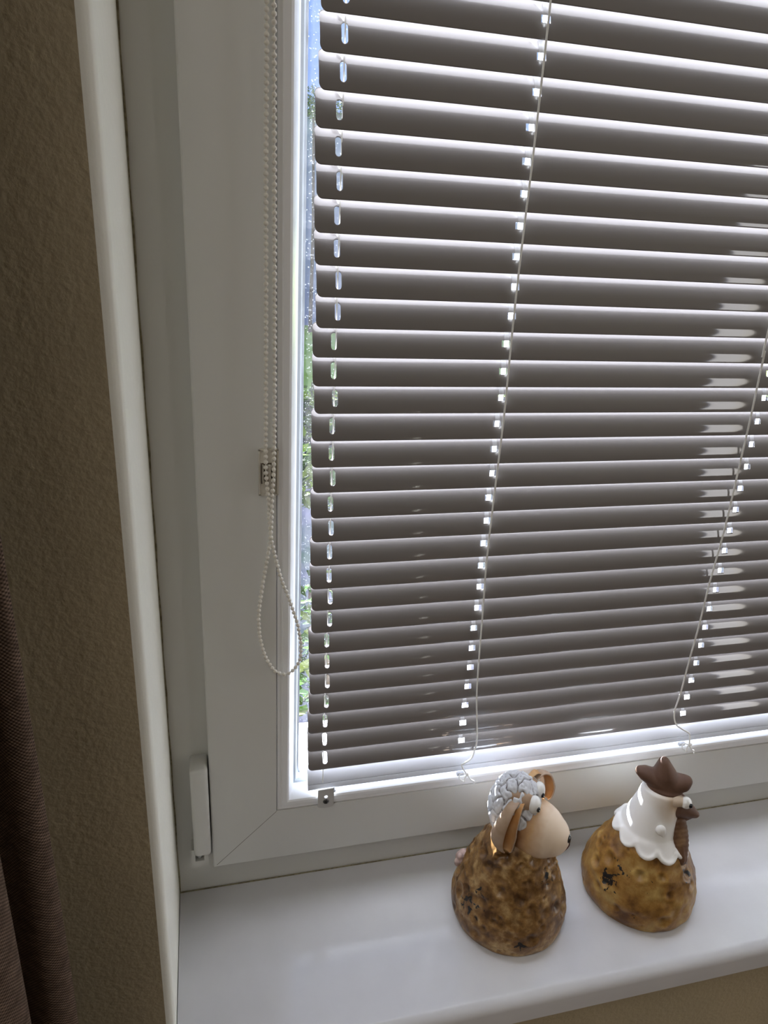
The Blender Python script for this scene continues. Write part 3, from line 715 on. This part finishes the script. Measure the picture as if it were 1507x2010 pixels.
# ---- chicken
YC = math.radians(-27)
hen = tag(empty('chicken_figurine', (.5880, -.0640, ZS), YC), 'ceramic chicken with white neck, brown comb and dimpled amber body, on the white sill', 'figurine')
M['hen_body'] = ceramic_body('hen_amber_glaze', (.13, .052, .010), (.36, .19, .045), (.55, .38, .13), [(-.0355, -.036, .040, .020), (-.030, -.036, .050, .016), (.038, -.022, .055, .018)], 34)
prof = [(.0530, 0), (.0556, .003), (.0572, .009), (.0570, .016), (.0552, .026), (.0520, .037), (.0475, .048), (.0425, .058), (.0375, .067), (.0320, .076), (.0250, .084), (.012, .090)]
dimpled_lathe(prof, 60, 11, lump=.0014).build('body', M['hen_body'], hen, angle=None)
def hen_white():
    m = bpy.data.materials.new('hen_white_glaze'); m.use_nodes = True
    n = m.node_tree.nodes; l = m.node_tree.links; b = n['Principled BSDF']
    tc = n.new('ShaderNodeTexCoord'); t = n.new('ShaderNodeTexNoise'); t.inputs['Scale'].default_value = 45; t.inputs['Detail'].default_value = 5
    l.new(tc.outputs['Object'], t.inputs['Vector'])
    d = n.new('ShaderNodeVectorMath'); d.operation = 'DISTANCE'; d.inputs[1].default_value = (.018, -.008, .130); l.new(tc.outputs['Object'], d.inputs[0])
    mr = n.new('ShaderNodeMapRange'); mr.inputs[1].default_value = .010; mr.inputs[2].default_value = .030; mr.inputs[3].default_value = .75; mr.inputs[4].default_value = 0; l.new(d.outputs['Value'], mr.inputs[0])
    mu = n.new('ShaderNodeMath'); mu.operation = 'MULTIPLY'; l.new(mr.outputs[0], mu.inputs[0]); l.new(t.outputs[0], mu.inputs[1])
    r = n.new('ShaderNodeValToRGB'); r.color_ramp.elements[0].color = (.88, .87, .85, 1); r.color_ramp.elements[1].color = (.62, .42, .22, 1); r.color_ramp.elements[1].position = .55
    l.new(mu.outputs[0], r.inputs[0]); l.new(r.outputs[0], b.inputs['Base Color']); b.inputs['Roughness'].default_value = .42
    return m
M['white'] = hen_white()
mb = MB()
N_ = 160; rings = []; v = []
nk = smooth_path([(-.0016, .0345, .0680), (-.0018, .0325, .0740), (-.0020, .0300, .0810), (-.0018, .0274, .088), (-.0010, .0238, .100), (.0000, .0212, .112), (.0010, .0195, .122), (.0016, .0186, .130), (.0016, .0170, .1345), (.0016, .0100, .1370)], 7)
Mz = len(nk)
for j, q in enumerate(nk):
    for i in range(N_):
        a = 2 * PI * i / N_; cx_, r, z = q
        lob = abs(math.sin(a * 5 + 1.0)) ** .55                   # scallops round the collar
        low = .0690 + .0070 * (.5 - .5 * math.cos(a)) + (1 - lob) * .0095
        if z < .088:
            t = (z - .068) / .020; zz = low + (.088 - low) * t
            body_r = .0484 - (zz - .048) * .54
            puff = .0026 * (1 - t) ** .5 * lob
            r = max(r, body_r + .0010) * (1 - t) + r * t + puff if t < .999 else r
            r = min(r, body_r + .0030 + .004 * t)
            z = zz
        v.append((cx_ * min(max((z - .072) / .014, 0), 1) + r * math.cos(a), r * math.sin(a) * .97, z))
f = [(j * N_ + i, j * N_ + (i + 1) % N_, (j + 1) * N_ + (i + 1) % N_, (j + 1) * N_ + i) for j in range(Mz - 1) for i in range(N_)]
f += [tuple(range(N_))[::-1], tuple((Mz - 1) * N_ + i for i in range(N_))]
mb.add(v, f)
# rolled scallop edge
edge = []
for i in range(321):
    a = 2 * PI * i / 320; lob = abs(math.sin(a * 5 + 1.0)) ** .55
    low = .0690 + .0070 * (.5 - .5 * math.cos(a)) + (1 - lob) * .0095
    r = .0484 - (low - .048) * .54 + .0012 * lob + .0002
    edge.append((r * math.cos(a), r * math.sin(a) * .97, low + .0012))
mb.tube(edge, .0024, 10, cap=False)
neck = remesh_obj(mb, 'neck', M['white'], hen, .0011, 4)
mb = MB()
mb.ball((.0040, -.0232, .1015), (.0050, .0038, .0056), 20, 12); mb.ball((.0065, -.0238, .0995), (.0028, .0030, .0048), 20, 12)
remesh_obj(mb, 'cheek_knob', M['white'], neck, .0006, 2)
M['comb'] = mat('brown_bisque', (.15, .085, .058), .6, spec=.35, noise_col=((.10, .05, .03), 40, .35, .7))
mb = MB()
def chainballs(pts, n=7):
    for (a, ra), (b, rb) in zip(pts[:-1], pts[1:]):
        for i in range(n):
            t = i / (n - 1); c = Vector(a).lerp(Vector(b), t); r = tuple(ra[k] + (rb[k] - ra[k]) * t for k in range(3)); mb.ball(c, r, 20, 12)
chainballs([((.004, 0, .139), (.0175, .0130, .0070)), ((.001, 0, .150), (.0120, .0120, .0090)), ((-.002, 0, .1615), (.0060, .0070, .0075))], 6)
chainballs([((-.004, 0, .142), (.010, .0120, .009)), ((-.016, 0, .1462), (.0074, .0090, .0072)), ((-.0215, 0, .1480), (.0048, .0060, .0048))], 5)
chainballs([((.010, 0, .142), (.010, .0120, .009)), ((.0195, 0, .1436), (.0070, .0090, .0084)), ((.0225, 0, .1466), (.0050, .0062, .0054))], 5)
mb.ball((.0035, 0, .1360), (.0178, .0150, .0050), 28, 14)
remesh_obj(mb, 'comb', M['comb'], hen, .0009, 8)
for s in (-1, 1):
    st = MB(); st.ball((.0135, s * .0105, .1300), (.0080, .0062, .0066), 22, 14); st.ball((.0180, s * .0108, .1302), (.0056, .0052, .0056), 22, 14)
    remesh_obj(st, 'eye_stalk', mat('beige_stalk', (.62, .50, .38), .5), neck, .0006, 3)
    c = Vector((.0228, s * .0116, .1306))
    e = MB().ball(c, (.0056, .0056, .0060), 26, 16).build('eye', M['eye'], hen, angle=None)
    MB().ball(c + Vector((.0036, -.0040, .0006)), (.0020, .0020, .0025), 16, 10).build('pupil', M['black'], e, angle=None)
# beak
mb = MB()
mb.tube([(.012, 0, .1170), (.020, 0, .1160), (.027, 0, .1135), (.034, 0, .1105), (.0395, 0, .1085), (.0415, 0, .1080)], [.0130, .0125, .0095, .0062, .0032, .0010], 24)
mb.tube([(.014, 0, .1060), (.022, 0, .1055), (.030, 0, .1045), (.036, 0, .1050)], [.0085, .0080, .0050, .0012], 20)
remesh_obj(mb, 'beak', M['comb'], hen, .0007, 3)
M['wattle'] = mat('dark_wattle', (.13, .065, .035), .5, spec=.4, noise_col=((.30, .18, .09), 70, .5, .75))
for s in (-1, 1):
    mb = MB()
    n_w = 9
    for i in range(n_w):
        t = i / (n_w - 1); w = .0035 + .0058 * math.sin(PI * min(.25 + t * .62, 1)) ** 1.0
        mb.ball((.0235 + .0065 * t, s * (.0075 + .0135 * t), .1000 - .0310 * t), (w, .0042, .0070), 20, 12, rot=Matrix.Rotation(s * -.45, 3, 'Z'))
    mb.tube([(.0245 + .0070 * t / 8, s * (.0115 + .0140 * t / 8), .0960 - .0260 * t / 8) for t in range(9)], [.0008] + [.0016] * 7 + [.0006], 8)
    remesh_obj(mb, 'wattle', M['wattle'], hen, .0008, 2)

# ------------------------------------------------------------------ outside
gz = -1.0
q = MB().box(-6, 14, .31, 6.2, gz - .1, gz).build('ground', mat('pale_paving', (.040, .040, .056), .9, spec=0, noise_col=((.018, .026, .024), 5, .35, .65)), smooth=False); tag(q, kind='structure')
q = MB().box(-10, 20, 6.2, 40, gz - .1, gz + .02)
q = q.build('lawn', mat('bright_lawn', (.38, .52, .05), .9, spec=0, noise_col=((.48, .62, .10), 3, .35, .65)), smooth=False); tag(q, 'bright green lawn stretching beyond the pale paving outside', 'lawn', kind='stuff')
shed = tag(empty('garden_building', (2.2, 11, gz + .021)), 'grey lavender garden building beyond the lawn, seen past the slat ends', 'building')
MB().box(-3.6, 4.4, 0, 3.2, .0, 2.95).build('wall_panel', mat('lavender_grey_wall', (.36, .37, .54), .8, noise_col=((.31, .32, .48), 3, .3, .7)), shed, smooth=False)
MB().box(-3.65, 4.45, -.05, 3.25, 2.95, 3.0).build('roof', mat('slate_roof', (.05, .055, .08), .7), shed, smooth=False)
def leafy(name, c, r, n, ls, cols, seed, label, cat, group=None):
    rnd = random.Random(seed); mb = MB()
    for i in range(n):
        d = Vector((rnd.gauss(0, 1), rnd.gauss(0, 1), rnd.gauss(0, 1))).normalized() * (rnd.random() ** .4)
        p = Vector((d.x * r[0], d.y * r[1], d.z * r[2])); rt = Matrix.Rotation(rnd.uniform(0, 6.3), 3, (rnd.random(), rnd.random(), rnd.random() + .1)) 
        q = [rt @ Vector(a) * ls * rnd.uniform(.6, 1.3) for a in ((-.5, 0, 0), (0, -.25, .05), (.6, 0, 0), (0, .25, .05))]
        mb.add([p + a for a in q], [(0, 1, 2, 3)], rnd.randrange(len(cols)))
    t = empty(name, (c[0], c[1], gz + (.021 if c[1] > 6.3 else .001))); tag(t, label, cat, group)
    mb.v = [(x, y, z + c[2] - gz) for x, y, z in mb.v]
    mb.build('foliage', None, t, smooth=False, mats=cols)
    st = MB().tube([(0, 0, 0), (.02, 0, (c[2] - gz) * .5), (0, .02, c[2] - gz)], [.03, .022, .015], 8); st.build('stem', mat(name + '_bark', (.12, .08, .05), .9), t)
G1 = mat('leaf_green', (.04, .10, .012), .8, spec=.03); G2 = mat('leaf_lime', (.12, .20, .015), .8, spec=.03); G3 = mat('leaf_dark', (.03, .06, .02), .8, spec=.03); G4 = mat('leaf_pale', (.10, .14, .05), .8, spec=.03)
leafy('climbing_shrub', (1.75, 10.3, 1.98), (.5, .35, .22), 1300, .05, [G1, G2, G4], 1, 'light green shrub with its top against the sky above the grey building', 'shrub')
leafy('garden_shrub', (.62, 2.3, -.42), (.20, .22, .14), 260, .09, [G2, G1, G4], 2, 'lime leaved shrub on the paving nearest the window', 'shrub')
leafy('border_shrub', (1.02, 4.8, -.78), (.5, .5, .20), 500, .09, [G1, G4, G2], 3, 'rounded mid green shrub at the edge of the lawn', 'shrub')
leafy('trailing_plant', (.50, 1.25, -.62), (.16, .3, .28), 420, .05, [G1, G4, G3], 5, 'low grey green plant close under the window outside', 'plant')
